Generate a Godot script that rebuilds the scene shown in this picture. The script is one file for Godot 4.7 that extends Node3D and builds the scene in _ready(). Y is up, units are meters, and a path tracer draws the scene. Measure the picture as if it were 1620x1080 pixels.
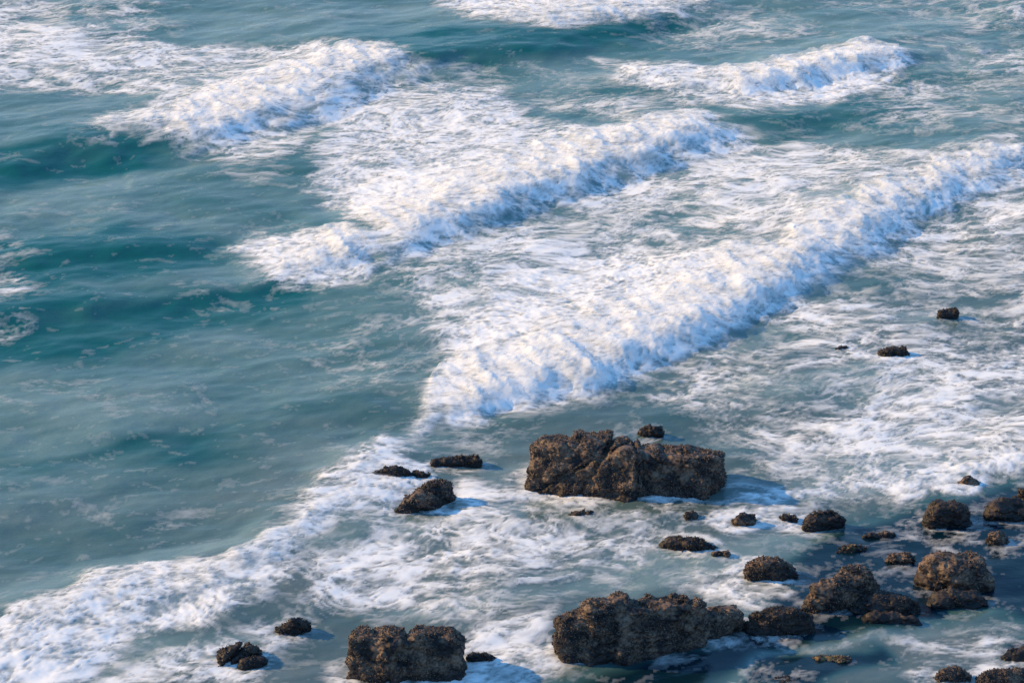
extends Node3D
# A surf zone seen from a sea cliff: breaking waves, foam and mussel covered rocks.  Metres, y up, the still sea level is y = 0.

const X0 := -19.0
const X1 := 19.0
const Z0 := -28.0
const Z1 := 17.0
const STEP := 0.16

var nz := {}
var cw := 0
var ch := 0
var coarse: Array = []
var F := {}          # fine fields
var water_rows: Array = []
var foam_rows: Array = []
var wx := PackedFloat32Array()
var wz := PackedFloat32Array()
var fw := 0
var fh := 0
var rock_specs: Array = []
var rock_out: Array = []
var wash: Array = []

func noise(kind: int, seed_: int, freq: float, oct := 1, gain := 0.5) -> FastNoiseLite:
	var n := FastNoiseLite.new()
	n.noise_type = kind
	n.seed = seed_
	n.frequency = freq
	n.fractal_type = FastNoiseLite.FRACTAL_FBM if oct > 1 else FastNoiseLite.FRACTAL_NONE
	n.fractal_octaves = oct
	n.fractal_gain = gain
	return n

func cells(seed_: int, freq: float, ret: int) -> FastNoiseLite:
	var n := FastNoiseLite.new()
	n.noise_type = FastNoiseLite.TYPE_CELLULAR
	n.seed = seed_
	n.frequency = freq
	n.fractal_type = FastNoiseLite.FRACTAL_NONE
	n.cellular_return_type = ret
	n.cellular_jitter = 1.0
	return n

func _ready() -> void:
	# ---------------------------------------------------------------- camera, sky, sun, exposure
	var cam := Camera3D.new()
	cam.name = "camera"
	cam.position = Vector3(0, 29.5, 57.9)
	cam.rotation_degrees = Vector3(-27, 0, 0)
	cam.fov = 14.0
	cam.near = 0.5
	cam.far = 3000.0
	add_child(cam)
	cam.current = true

	var sky_mat := ProceduralSkyMaterial.new()
	sky_mat.sky_top_color = Color(0.35, 0.57, 0.79)
	sky_mat.sky_horizon_color = Color(0.66, 0.78, 0.90)
	sky_mat.sky_curve = 0.16
	sky_mat.ground_horizon_color = Color(0.45, 0.55, 0.62)
	sky_mat.ground_bottom_color = Color(0.10, 0.16, 0.18)
	sky_mat.sun_angle_max = 8.0
	sky_mat.sky_energy_multiplier = 1.1
	var sky := Sky.new()
	sky.sky_material = sky_mat
	var env := Environment.new()
	env.background_mode = Environment.BG_SKY
	env.sky = sky
	env.tonemap_mode = Environment.TONE_MAPPER_LINEAR
	env.tonemap_exposure = 1.14
	env.sdfgi_enabled = true
	env.ssao_enabled = true
	env.ssil_enabled = true
	var we := WorldEnvironment.new()
	we.name = "daylight"
	we.environment = env
	add_child(we)

	var sun := DirectionalLight3D.new()
	sun.name = "sun"
	sun.light_color = Color(1.0, 0.835, 0.565)
	sun.light_energy = 1.6
	sun.light_angular_distance = 0.6
	sun.shadow_enabled = true
	var el := deg_to_rad(26.0)
	var az := deg_to_rad(13.0)
	var d := Vector3(cos(el) * cos(az), -sin(el), cos(el) * sin(az))
	sun.basis = Basis.looking_at(d, Vector3.UP)
	add_child(sun)

	# ---------------------------------------------------------------- the sea
	nz = {
		"warp": noise(FastNoiseLite.TYPE_SIMPLEX_SMOOTH, 11, 0.55, 2),
		"warp_big": noise(FastNoiseLite.TYPE_SIMPLEX_SMOOTH, 12, 0.16, 2),
		"swell": noise(FastNoiseLite.TYPE_SIMPLEX_SMOOTH, 13, 0.22, 2),
		"ripple": noise(FastNoiseLite.TYPE_SIMPLEX_SMOOTH, 14, 0.7, 3),
		"chop": noise(FastNoiseLite.TYPE_SIMPLEX_SMOOTH, 15, 2.4, 2),
		"patch": noise(FastNoiseLite.TYPE_SIMPLEX_SMOOTH, 16, 0.30, 3),
		"cloud": noise(FastNoiseLite.TYPE_SIMPLEX_SMOOTH, 17, 1.5, 4, 0.55),
		"streak": noise(FastNoiseLite.TYPE_SIMPLEX_SMOOTH, 18, 1.9, 4, 0.55),
		"lace_tiny": cells(23, 6.0, FastNoiseLite.RETURN_DISTANCE2_SUB),
		"tiny": noise(FastNoiseLite.TYPE_SIMPLEX_SMOOTH, 22, 4.2, 3, 0.6),
		"lump": noise(FastNoiseLite.TYPE_SIMPLEX_SMOOTH, 19, 1.7, 4, 0.55),
		"lace": cells(20, 1.35, FastNoiseLite.RETURN_DISTANCE2_SUB),
		"lace_fine": cells(21, 3.1, FastNoiseLite.RETURN_DISTANCE2_SUB),
	}
	build_sea()

	# ---------------------------------------------------------------- the rocks
	build_rocks()

# ======================================================================================== sea
# each wave: crest points, height at each point, width of the back, width of the front
func wave_list() -> Array:
	return [
		[[Vector2(-15.93, -0.72), Vector2(-12.14, -1.26), Vector2(-10.40, -1.67), Vector2(-8.23, -2.43), Vector2(-6.76, -3.06), Vector2(-5.58, -3.83), Vector2(-3.91, -4.61), Vector2(-1.76, -6.30), Vector2(0.33, -8.26), Vector2(2.51, -10.02), Vector2(4.61, -11.72), Vector2(6.07, -12.89), Vector2(8.05, -13.56), Vector2(11.36, -14.66)], [0.4, 0.5, 0.5, 0.36, 0.25, 0.4, 0.62, 0.75, 0.8, 0.8, 0.72, 0.42, 0.25, 0.0], 2.4, 0.75],
		[[Vector2(-16.53, -3.50), Vector2(-12.62, -4.16), Vector2(-11.29, -4.71), Vector2(-9.62, -5.16), Vector2(-8.07, -5.34), Vector2(-6.13, -6.73), Vector2(-4.75, -7.94)], [0.4, 0.42, 0.52, 0.5, 0.3, 0.12, 0.0], 1.8, 0.8],
		[[Vector2(-17.88, -9.72), Vector2(-13.63, -10.33), Vector2(-11.91, -11.31), Vector2(-9.59, -11.84), Vector2(-6.80, -13.54), Vector2(-4.83, -15.76), Vector2(-3.64, -17.36), Vector2(-1.66, -18.29), Vector2(-0.18, -18.56), Vector2(2.44, -19.88), Vector2(5.18, -22.05), Vector2(7.77, -25.47)], [0.45, 0.5, 0.6, 0.65, 0.8, 0.85, 0.8, 0.75, 0.6, 0.5, 0.4, 0.0], 2.6, 0.85],
		[[Vector2(-3.43, 5.20), Vector2(-2.37, 3.91), Vector2(-1.55, 3.36), Vector2(-0.14, 2.58), Vector2(1.58, 1.66), Vector2(3.38, 0.11), Vector2(5.26, -1.64), Vector2(6.62, -3.40), Vector2(8.41, -5.75), Vector2(9.93, -7.71), Vector2(11.83, -9.61), Vector2(13.71, -10.87), Vector2(16.28, -13.50)], [0.0, 0.3, 0.5, 0.62, 0.68, 0.68, 0.68, 0.65, 0.62, 0.6, 0.6, 0.45, 0.2], 2.6, 0.7],
		[[Vector2(-12.11, 13.74), Vector2(-9.92, 12.39), Vector2(-8.63, 11.09), Vector2(-7.23, 10.21), Vector2(-6.08, 10.22), Vector2(-5.03, 9.11), Vector2(-4.08, 7.83), Vector2(-3.37, 6.23), Vector2(-2.36, 4.31), Vector2(-1.56, 3.12)], [0.2, 0.3, 0.32, 0.32, 0.35, 0.35, 0.32, 0.3, 0.2, 0.0], 0.9, 1.3],
		[[Vector2(2.21, -17.92), Vector2(5.22, -16.06), Vector2(7.02, -16.14), Vector2(8.90, -17.08), Vector2(10.84, -18.02), Vector2(12.26, -18.88), Vector2(14.84, -19.77)], [0.0, 0.35, 0.55, 0.65, 0.55, 0.3, 0.1], 1.8, 0.7],
		[[Vector2(-3.25, -21.49), Vector2(-0.95, -20.74), Vector2(0.76, -20.68), Vector2(3.63, -21.67), Vector2(6.14, -24.88)], [0.0, 0.4, 0.5, 0.5, 0.0], 2.0, 0.7],
		[[Vector2(-14.82, 4.58), Vector2(-11.24, 4.31), Vector2(-9.17, 4.22), Vector2(-6.88, 3.49), Vector2(-4.91, 1.59)], [0.2, 0.28, 0.3, 0.25, 0.0], 1.9, 1.1],
		[[Vector2(-7.66, 5.42), Vector2(-5.93, 4.76), Vector2(-4.37, 3.30), Vector2(-3.04, 1.59)], [0.0, 0.16, 0.16, 0.0], 1.5, 1.0],
		[[Vector2(-14.17, 7.58), Vector2(-10.84, 6.83), Vector2(-8.25, 6.15), Vector2(-5.68, 4.58)], [0.15, 0.18, 0.15, 0.0], 1.7, 1.2],
		[[Vector2(3.60, 7.06), Vector2(5.22, 6.83), Vector2(7.25, 6.57), Vector2(9.36, 5.91), Vector2(11.38, 5.18)], [0.0, 0.15, 0.2, 0.2, 0.2], 1.2, 0.8],
	]

# where the water is white: outline, how much, softness of the edge (m), which breaker it belongs to
func foam_list() -> Array:
	return [
		[[Vector2(-17.95, -22.47), Vector2(-14.77, -21.91), Vector2(-12.41, -20.01), Vector2(-8.94, -19.12), Vector2(-6.15, -19.12), Vector2(-3.91, -19.01), Vector2(-3.59, -18.19), Vector2(-4.89, -16.58), Vector2(-6.69, -14.04), Vector2(-8.14, -12.67), Vector2(-9.30, -12.17), Vector2(-10.64, -11.91), Vector2(-12.04, -12.09), Vector2(-11.73, -13.58), Vector2(-9.76, -14.75), Vector2(-10.95, -15.80), Vector2(-14.67, -16.58), Vector2(-16.95, -17.18)], 0.66, 0.7, 1],
		[[Vector2(-10.51, -12.22), Vector2(-9.70, -14.28), Vector2(-8.65, -16.19), Vector2(-6.99, -17.93), Vector2(-5.38, -18.70), Vector2(-3.91, -19.01), Vector2(-3.51, -18.29), Vector2(-4.89, -16.58), Vector2(-6.69, -14.04), Vector2(-8.14, -12.67)], 0.97, 0.7, 1],
		[[Vector2(-17.51, -22.04), Vector2(-14.69, -23.72), Vector2(-11.29, -23.15), Vector2(-9.10, -20.68), Vector2(-11.40, -19.36), Vector2(-15.23, -19.88)], 0.5, 1.0, 0],
		[[Vector2(-8.81, -12.37), Vector2(-6.74, -14.66), Vector2(-4.58, -17.57), Vector2(-3.15, -18.58), Vector2(-2.00, -16.82), Vector2(-3.70, -13.96), Vector2(-5.33, -11.93), Vector2(-6.41, -10.33), Vector2(-8.10, -10.33)], 0.6, 0.8, 0],
		[[Vector2(-8.89, -11.49), Vector2(-7.39, -11.93), Vector2(-5.81, -11.49), Vector2(-5.46, -8.75), Vector2(-6.78, -8.75), Vector2(-8.23, -9.99)], 0.42, 0.6, 0],
		[[Vector2(-5.61, -11.12), Vector2(-5.09, -13.81), Vector2(-3.97, -16.19), Vector2(-2.36, -16.93), Vector2(-0.36, -16.19), Vector2(1.22, -13.12), Vector2(3.29, -12.67), Vector2(4.75, -14.04), Vector2(5.95, -13.58), Vector2(5.86, -12.22), Vector2(2.51, -9.75), Vector2(0.33, -7.98), Vector2(-1.76, -6.02), Vector2(-3.31, -5.07), Vector2(-4.48, -6.21), Vector2(-5.47, -9.00)], 0.74, 0.8, 2],
		[[Vector2(-4.76, -8.18), Vector2(-3.53, -10.26), Vector2(-1.53, -10.90), Vector2(0.86, -11.78), Vector2(2.60, -12.67), Vector2(4.59, -14.28), Vector2(5.95, -13.58), Vector2(5.68, -12.22), Vector2(3.90, -10.90), Vector2(2.17, -9.75), Vector2(0.33, -8.18), Vector2(-1.76, -6.21), Vector2(-3.32, -5.14), Vector2(-4.26, -6.60)], 0.9, 0.9, 2],
		[[Vector2(-7.54, -4.77), Vector2(-6.21, -5.75), Vector2(-4.32, -6.13), Vector2(-3.32, -5.26), Vector2(-3.90, -4.25), Vector2(-5.08, -3.24), Vector2(-5.88, -3.60), Vector2(-6.71, -4.25)], 0.86, 0.6, 2],
		[[Vector2(-3.93, -4.68), Vector2(-1.78, -6.76), Vector2(0.66, -8.75), Vector2(3.22, -10.84), Vector2(5.91, -12.82), Vector2(8.42, -11.93), Vector2(10.95, -11.49), Vector2(14.00, -12.37), Vector2(13.82, -11.27), Vector2(11.53, -9.57), Vector2(9.67, -7.94), Vector2(6.84, -3.76), Vector2(3.56, -0.33), Vector2(1.30, 1.44), Vector2(-0.71, 2.51), Vector2(-1.70, 3.12), Vector2(-1.76, 0.65), Vector2(-2.43, -2.01), Vector2(-3.25, -3.41)], 0.58, 0.9, 0],
		[[Vector2(-1.64, -0.82), Vector2(-0.92, -2.89), Vector2(0.78, -4.51), Vector2(2.37, -5.26), Vector2(3.93, -4.88), Vector2(5.84, -5.07), Vector2(7.76, -6.99), Vector2(9.80, -9.21), Vector2(12.42, -11.21), Vector2(14.17, -11.47), Vector2(13.88, -9.75), Vector2(11.38, -8.59), Vector2(9.86, -6.99), Vector2(8.53, -5.14), Vector2(6.76, -3.06), Vector2(5.25, -1.23), Vector2(3.37, 0.49), Vector2(1.58, 2.07), Vector2(-0.14, 3.04), Vector2(-1.68, 3.87), Vector2(-2.23, 3.87), Vector2(-1.85, 2.38), Vector2(-1.74, 1.13)], 0.86, 0.8, 3],
		[[Vector2(-1.60, 1.13), Vector2(1.34, -0.82), Vector2(3.83, -2.89), Vector2(6.44, -4.70), Vector2(9.75, -8.79), Vector2(12.40, -11.03), Vector2(13.36, -10.69), Vector2(9.91, -7.38), Vector2(6.64, -3.42), Vector2(5.28, -1.64), Vector2(3.39, 0.10), Vector2(1.58, 1.76), Vector2(-0.14, 2.68), Vector2(-1.54, 3.58), Vector2(-2.10, 3.58)], 0.96, 0.5, 3],
		[[Vector2(2.40, -18.19), Vector2(4.58, -17.68), Vector2(7.12, -17.28), Vector2(9.08, -18.70), Vector2(10.63, -19.22), Vector2(11.40, -18.29), Vector2(10.30, -16.43), Vector2(8.52, -14.84), Vector2(5.99, -14.18), Vector2(3.92, -15.22), Vector2(2.72, -16.68)], 0.76, 0.7, 4],
		[[Vector2(5.59, -16.19), Vector2(7.49, -17.43), Vector2(9.08, -18.70), Vector2(10.63, -19.22), Vector2(11.35, -18.29), Vector2(10.32, -16.58), Vector2(8.56, -15.22), Vector2(6.03, -14.75)], 0.94, 0.6, 4],
		[[Vector2(-2.54, -23.60), Vector2(6.13, -24.76), Vector2(4.80, -22.02), Vector2(2.84, -20.82), Vector2(0.76, -20.60), Vector2(-1.34, -21.36)], 0.8, 0.7, 5],
		[[Vector2(2.68, -21.49), Vector2(5.65, -23.15), Vector2(9.43, -22.04), Vector2(9.11, -18.84), Vector2(5.36, -18.32), Vector2(2.79, -18.84)], 0.34, 1.2, 0],
		[[Vector2(9.54, -23.15), Vector2(17.53, -24.30), Vector2(15.34, -12.15), Vector2(10.97, -11.71), Vector2(7.60, -12.37), Vector2(5.95, -13.50), Vector2(8.72, -14.89), Vector2(11.65, -18.32)], 0.36, 1.2, 0],
		[[Vector2(-3.13, -17.82), Vector2(-0.18, -17.32), Vector2(3.45, -16.82), Vector2(4.80, -14.89), Vector2(3.32, -13.27), Vector2(1.23, -13.50)], 0.40, 0.8, 0],
		[[Vector2(3.51, 0.65), Vector2(6.77, -3.05), Vector2(9.87, -6.95), Vector2(12.14, -9.16), Vector2(15.52, -11.27), Vector2(20.30, -11.27), Vector2(16.41, 4.86), Vector2(12.24, 6.52), Vector2(7.94, 6.52), Vector2(4.54, 7.06), Vector2(4.71, 4.58), Vector2(2.40, 3.12)], 0.48, 1.0, 0],
		[[Vector2(6.90, 3.41), Vector2(9.25, 1.59), Vector2(11.13, -0.33), Vector2(13.69, -1.33), Vector2(17.14, -0.66), Vector2(15.47, 6.52), Vector2(12.14, 7.06), Vector2(8.91, 7.32), Vector2(5.85, 7.32), Vector2(4.77, 5.70)], 0.59, 1.0, 0],
		[[Vector2(4.55, 6.92), Vector2(6.58, 6.65), Vector2(8.56, 5.84), Vector2(10.87, 5.00), Vector2(12.60, 4.58), Vector2(12.32, 6.11), Vector2(10.05, 6.79), Vector2(8.36, 7.45), Vector2(6.49, 7.58), Vector2(5.03, 7.58)], 0.80, 0.7, 0],
		[[Vector2(-11.08, 12.80), Vector2(-9.99, 12.01), Vector2(-8.70, 10.62), Vector2(-7.30, 9.67), Vector2(-6.15, 9.67), Vector2(-5.02, 8.58), Vector2(-3.95, 6.83), Vector2(-3.22, 5.27), Vector2(-2.31, 3.66), Vector2(-1.13, 3.30), Vector2(-1.53, 4.24), Vector2(-2.33, 5.18), Vector2(-2.61, 6.69), Vector2(-2.77, 7.75), Vector2(-3.77, 8.65), Vector2(-4.65, 10.85), Vector2(-5.90, 12.24), Vector2(-7.40, 13.02), Vector2(-8.42, 14.31), Vector2(-10.72, 14.73)], 0.78, 0.6, 6],
		[[Vector2(-4.60, 11.63), Vector2(-3.76, 8.86), Vector2(-2.52, 7.58), Vector2(-1.45, 7.84), Vector2(0.27, 7.06), Vector2(3.05, 7.45), Vector2(3.24, 8.86), Vector2(2.52, 10.81), Vector2(0.87, 11.28), Vector2(-0.62, 12.08), Vector2(-3.32, 12.20), Vector2(-4.02, 12.87), Vector2(-4.63, 14.37), Vector2(-8.39, 14.58), Vector2(-6.23, 12.64)], 0.55, 0.8, 0],
		[[Vector2(-2.63, 4.58), Vector2(-1.83, 3.41), Vector2(0.42, 3.12), Vector2(0.42, 4.58), Vector2(-0.69, 5.28), Vector2(-2.32, 5.42)], 0.42, 0.5, 0],
		[[Vector2(-0.98, 12.20), Vector2(0.87, 11.28), Vector2(1.08, 13.52), Vector2(0.36, 14.37), Vector2(-1.30, 14.37)], 0.62, 0.5, 0],
		[[Vector2(-3.57, 7.58), Vector2(-2.85, 5.98), Vector2(-2.02, 6.52), Vector2(-2.24, 7.97)], 0.72, 0.5, 0],
		[[Vector2(-1.21, 6.52), Vector2(0.54, 6.79), Vector2(2.52, 7.45), Vector2(0.13, 8.36), Vector2(-1.43, 8.86)], 0.66, 0.5, 0],
		[[Vector2(3.55, 10.34), Vector2(4.67, 10.69), Vector2(5.79, 10.81), Vector2(5.73, 11.40), Vector2(4.58, 11.86), Vector2(3.75, 11.28)], 0.70, 0.35, 0],
		[[Vector2(3.07, 9.85), Vector2(3.97, 9.73), Vector2(4.87, 9.61), Vector2(4.67, 10.57), Vector2(3.15, 10.81)], 0.40, 0.5, 0],
		[[Vector2(4.22, 7.84), Vector2(4.65, 7.32), Vector2(6.49, 7.58), Vector2(7.22, 8.10), Vector2(5.84, 8.86), Vector2(4.41, 8.86)], 0.5, 0.5, 0],
		[[Vector2(3.01, 8.36), Vector2(4.90, 7.58), Vector2(7.84, 7.32), Vector2(9.93, 7.58), Vector2(11.34, 8.61), Vector2(10.66, 12.42), Vector2(8.21, 12.42), Vector2(5.47, 11.51), Vector2(4.71, 10.09), Vector2(3.21, 9.61)], 0.30, 0.6, 0],
		[[Vector2(7.37, 9.11), Vector2(8.21, 8.61), Vector2(9.88, 9.61), Vector2(9.58, 9.85), Vector2(7.87, 9.26)], 0.5, 0.3, 0],
		[[Vector2(6.96, 12.64), Vector2(8.51, 12.08), Vector2(10.04, 11.74), Vector2(9.95, 13.74), Vector2(8.30, 13.52)], 0.34, 0.6, 0],
		[[Vector2(4.47, 13.30), Vector2(5.76, 12.42), Vector2(7.89, 12.08), Vector2(7.97, 12.42), Vector2(5.94, 13.09)], 0.26, 0.4, 0],
		[[Vector2(-13.98, -6.37), Vector2(-12.47, -5.99), Vector2(-11.66, -4.86), Vector2(-11.91, -3.41), Vector2(-11.13, -0.33), Vector2(-11.86, 0.65), Vector2(-12.97, -0.66)], 0.46, 0.4, 0],
		[[Vector2(-8.16, -3.05), Vector2(-6.56, -2.35), Vector2(-6.77, -1.33), Vector2(-7.89, -2.01)], 0.3, 0.4, 0],
		[[Vector2(-5.02, -0.00), Vector2(-2.58, -2.01), Vector2(-1.76, 0.65), Vector2(-2.39, 3.41), Vector2(-4.14, 2.51)], 0.34, 0.8, 0],
		[[Vector2(-7.86, 9.36), Vector2(-6.78, 7.32), Vector2(-5.96, 7.58), Vector2(-6.62, 8.86)], 0.32, 0.5, 0],
	]

# where the water is clear and green: outline, how much, softness (m)
func clear_list() -> Array:
	return [
		[[Vector2(-15.48, -11.06), Vector2(-13.82, -11.27), Vector2(-9.73, -12.82), Vector2(-8.94, -11.93), Vector2(-10.25, -9.99), Vector2(-13.44, -8.95), Vector2(-15.13, -9.16)], 1.0, 0.8],
		[[Vector2(-3.73, -19.10), Vector2(-1.70, -20.14), Vector2(0.19, -19.88), Vector2(5.21, -22.31), Vector2(5.13, -20.95), Vector2(1.67, -18.84), Vector2(-0.18, -17.57), Vector2(-2.74, -17.32)], 1.0, 0.7],
		[[Vector2(-14.34, -4.86), Vector2(-11.90, -5.42), Vector2(-9.77, -6.14), Vector2(-7.34, -5.80), Vector2(-7.32, -3.95), Vector2(-9.69, -2.98), Vector2(-13.93, -2.63)], 1.0, 0.8],
		[[Vector2(-13.78, -1.83), Vector2(-10.52, -2.35), Vector2(-7.83, -2.88), Vector2(-5.10, -3.41), Vector2(-5.15, -1.83), Vector2(-7.62, -0.82), Vector2(-9.81, 0.65), Vector2(-13.09, 1.90)], 1.0, 0.8],
		[[Vector2(-12.34, 5.98), Vector2(-8.45, 4.58), Vector2(-6.56, 4.00), Vector2(-6.15, 5.42), Vector2(-8.88, 6.52), Vector2(-12.05, 7.58)], 0.6, 1.2],
		[[Vector2(4.11, -15.37), Vector2(6.52, -14.05), Vector2(9.20, -14.42), Vector2(11.34, -18.84), Vector2(12.39, -18.32), Vector2(9.98, -13.50), Vector2(7.60, -12.37), Vector2(5.92, -13.04)], 0.6, 0.8],
		[[Vector2(0.59, 14.37), Vector2(2.29, 13.52), Vector2(4.55, 12.20), Vector2(6.05, 9.36), Vector2(6.82, 8.23), Vector2(11.12, 6.79), Vector2(11.16, 12.42), Vector2(8.60, 11.40), Vector2(7.48, 12.42), Vector2(5.73, 12.75), Vector2(4.71, 13.30), Vector2(3.18, 14.79)], 1.6, 0.7],
		[[Vector2(4.40, 14.27), Vector2(4.69, 13.52), Vector2(5.80, 13.30), Vector2(6.91, 13.09), Vector2(7.10, 13.52), Vector2(5.84, 14.06), Vector2(5.21, 14.48)], 1.7, 0.35],
		[[Vector2(9.28, 13.41), Vector2(9.65, 12.64), Vector2(10.40, 12.53), Vector2(10.23, 13.52)], 1.6, 0.3],
		[[Vector2(4.49, 5.70), Vector2(4.83, 4.86), Vector2(5.33, 5.42), Vector2(5.09, 6.79), Vector2(4.53, 7.19)], 0.5, 0.5],
	]

func seg_poly_dist(p: Vector2, pts: PackedVector2Array) -> float:
	var best := 1e9
	var n := pts.size()
	for i in n:
		var a := pts[i]
		var ab := pts[(i + 1) % n] - a
		var t := clampf((p - a).dot(ab) / ab.length_squared(), 0.0, 1.0)
		best = minf(best, p.distance_squared_to(a + ab * t))
	return sqrt(best)

var waves: Array = []
var foams: Array = []
var clears: Array = []

func prepare() -> void:
	for w in wave_list():
		var pts := PackedVector2Array(w[0])
		var box := Rect2(pts[0], Vector2.ZERO)
		for p in pts: box = box.expand(p)
		waves.append([pts, PackedFloat32Array(w[1]), w[2], w[3], box.grow(w[2] * 2.6)])
	for f in foam_list():
		var pts := PackedVector2Array(f[0])
		var box := Rect2(pts[0], Vector2.ZERO)
		for p in pts: box = box.expand(p)
		foams.append([pts, f[1], f[2], f[3], box.grow(f[2] + 0.9)])
	for f in clear_list():
		var pts := PackedVector2Array(f[0])
		var box := Rect2(pts[0], Vector2.ZERO)
		for p in pts: box = box.expand(p)
		clears.append([pts, f[1], f[2], box.grow(f[2])])

func zone(p: Vector2, pts: PackedVector2Array, soft: float) -> float:
	var dd := seg_poly_dist(p, pts)
	if not Geometry2D.is_point_in_polygon(p, pts): dd = -dd
	return smoothstep(-soft, soft, dd)

func coarse_row(r: int) -> void:
	var hh := PackedFloat32Array(); hh.resize(cw)
	var cc := PackedFloat32Array(); cc.resize(cw)
	var kk := PackedFloat32Array(); kk.resize(cw)
	var oo := PackedInt32Array(); oo.resize(cw)
	var ff := PackedFloat32Array(); ff.resize(cw)
	var nw: FastNoiseLite = nz.warp
	var z := Z0 + r * STEP
	for c in cw:
		var x := X0 + c * STEP
		var p := Vector2(x, z)
		# the crests wander a little
		var pw := p + Vector2(nw.get_noise_2d(x, z), nw.get_noise_2d(x + 50.0, z)) * 0.35
		var h := 0.0
		var front := 0.0
		for w in waves:
			if not (w[4] as Rect2).has_point(pw): continue
			var pts: PackedVector2Array = w[0]
			var amps: PackedFloat32Array = w[1]
			var best := 1e9
			var amp := 0.0
			var sgn := 1.0
			for i in pts.size() - 1:
				var a := pts[i]
				var ab := pts[i + 1] - a
				var t := clampf((pw - a).dot(ab) / ab.length_squared(), 0.0, 1.0)
				var q := pw - (a + ab * t)
				var d2 := q.length_squared()
				if d2 < best:
					best = d2
					amp = lerpf(amps[i], amps[i + 1], t) * 0.47
					sgn = 1.0 if q.dot(Vector2(-ab.y, ab.x)) > 0.0 else -1.0
			var dd := sqrt(best)
			var wide: float = w[3] if sgn > 0.0 else w[2]
			var g := exp(-(dd * dd) / (wide * wide))
			var trough := 0.0
			if sgn > 0.0:
				trough = -0.16 * exp(-pow((dd - w[3] * 2.3) / (w[3] * 1.2), 2.0))
				front = maxf(front, amp * exp(-pow((dd - w[3] * 0.5) / (w[3] * 0.7), 2.0)))
			h = maxf(h, amp * g) + amp * trough
		hh[c] = h
		ff[c] = front
		var cov := 0.0
		var own := 0
		for f in foams:
			if not (f[4] as Rect2).has_point(pw): continue
			var a: float = f[1] * zone(pw, f[0], f[2])
			if f[3] > 0 and f[3] < 6: a = maxf(a, f[1] * 0.92 * zone(pw - Vector2(0.50, 0.69), f[0], f[2]))
			if a > cov:
				cov = a
				own = f[3] if a > 0.5 else 0
		for w in wash:
			var q := Vector2((x - w[0]) / w[2], (z - w[1]) / w[3])
			var a: float = w[4] * (1.0 - smoothstep(0.75, 1.25, q.length()))
			cov = maxf(cov, minf(a, 0.74))
		cc[c] = cov
		oo[c] = own
		var k := 0.0
		for f in clears:
			if not (f[3] as Rect2).has_point(pw): continue
			k = maxf(k, f[1] * zone(pw, f[0], f[2]))
		kk[c] = k
	coarse[r] = [hh, cc, kk, ff, oo]

func fine(which: int, w: int, h: int) -> PackedFloat32Array:
	var all := PackedFloat32Array()
	for r in ch: all.append_array(coarse[r][which])
	var im := Image.create_from_data(cw, ch, false, Image.FORMAT_RF, all.to_byte_array())
	im.resize(w, h, Image.INTERPOLATE_CUBIC)
	return im.get_data().to_float32_array()

func ripple(x: float, z: float, cov: float) -> float:
	var nr: FastNoiseLite = nz.ripple
	var nc: FastNoiseLite = nz.chop
	var ns: FastNoiseLite = nz.swell
	var xr := x * 0.94 - z * 0.22
	var zr := z * 0.94 + x * 0.22
	return ns.get_noise_2d(xr * 0.7, zr) * 0.10 + nr.get_noise_2d(xr * 0.5, zr) * 0.055 + nc.get_noise_2d(xr * 0.5, zr) * 0.010

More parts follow.
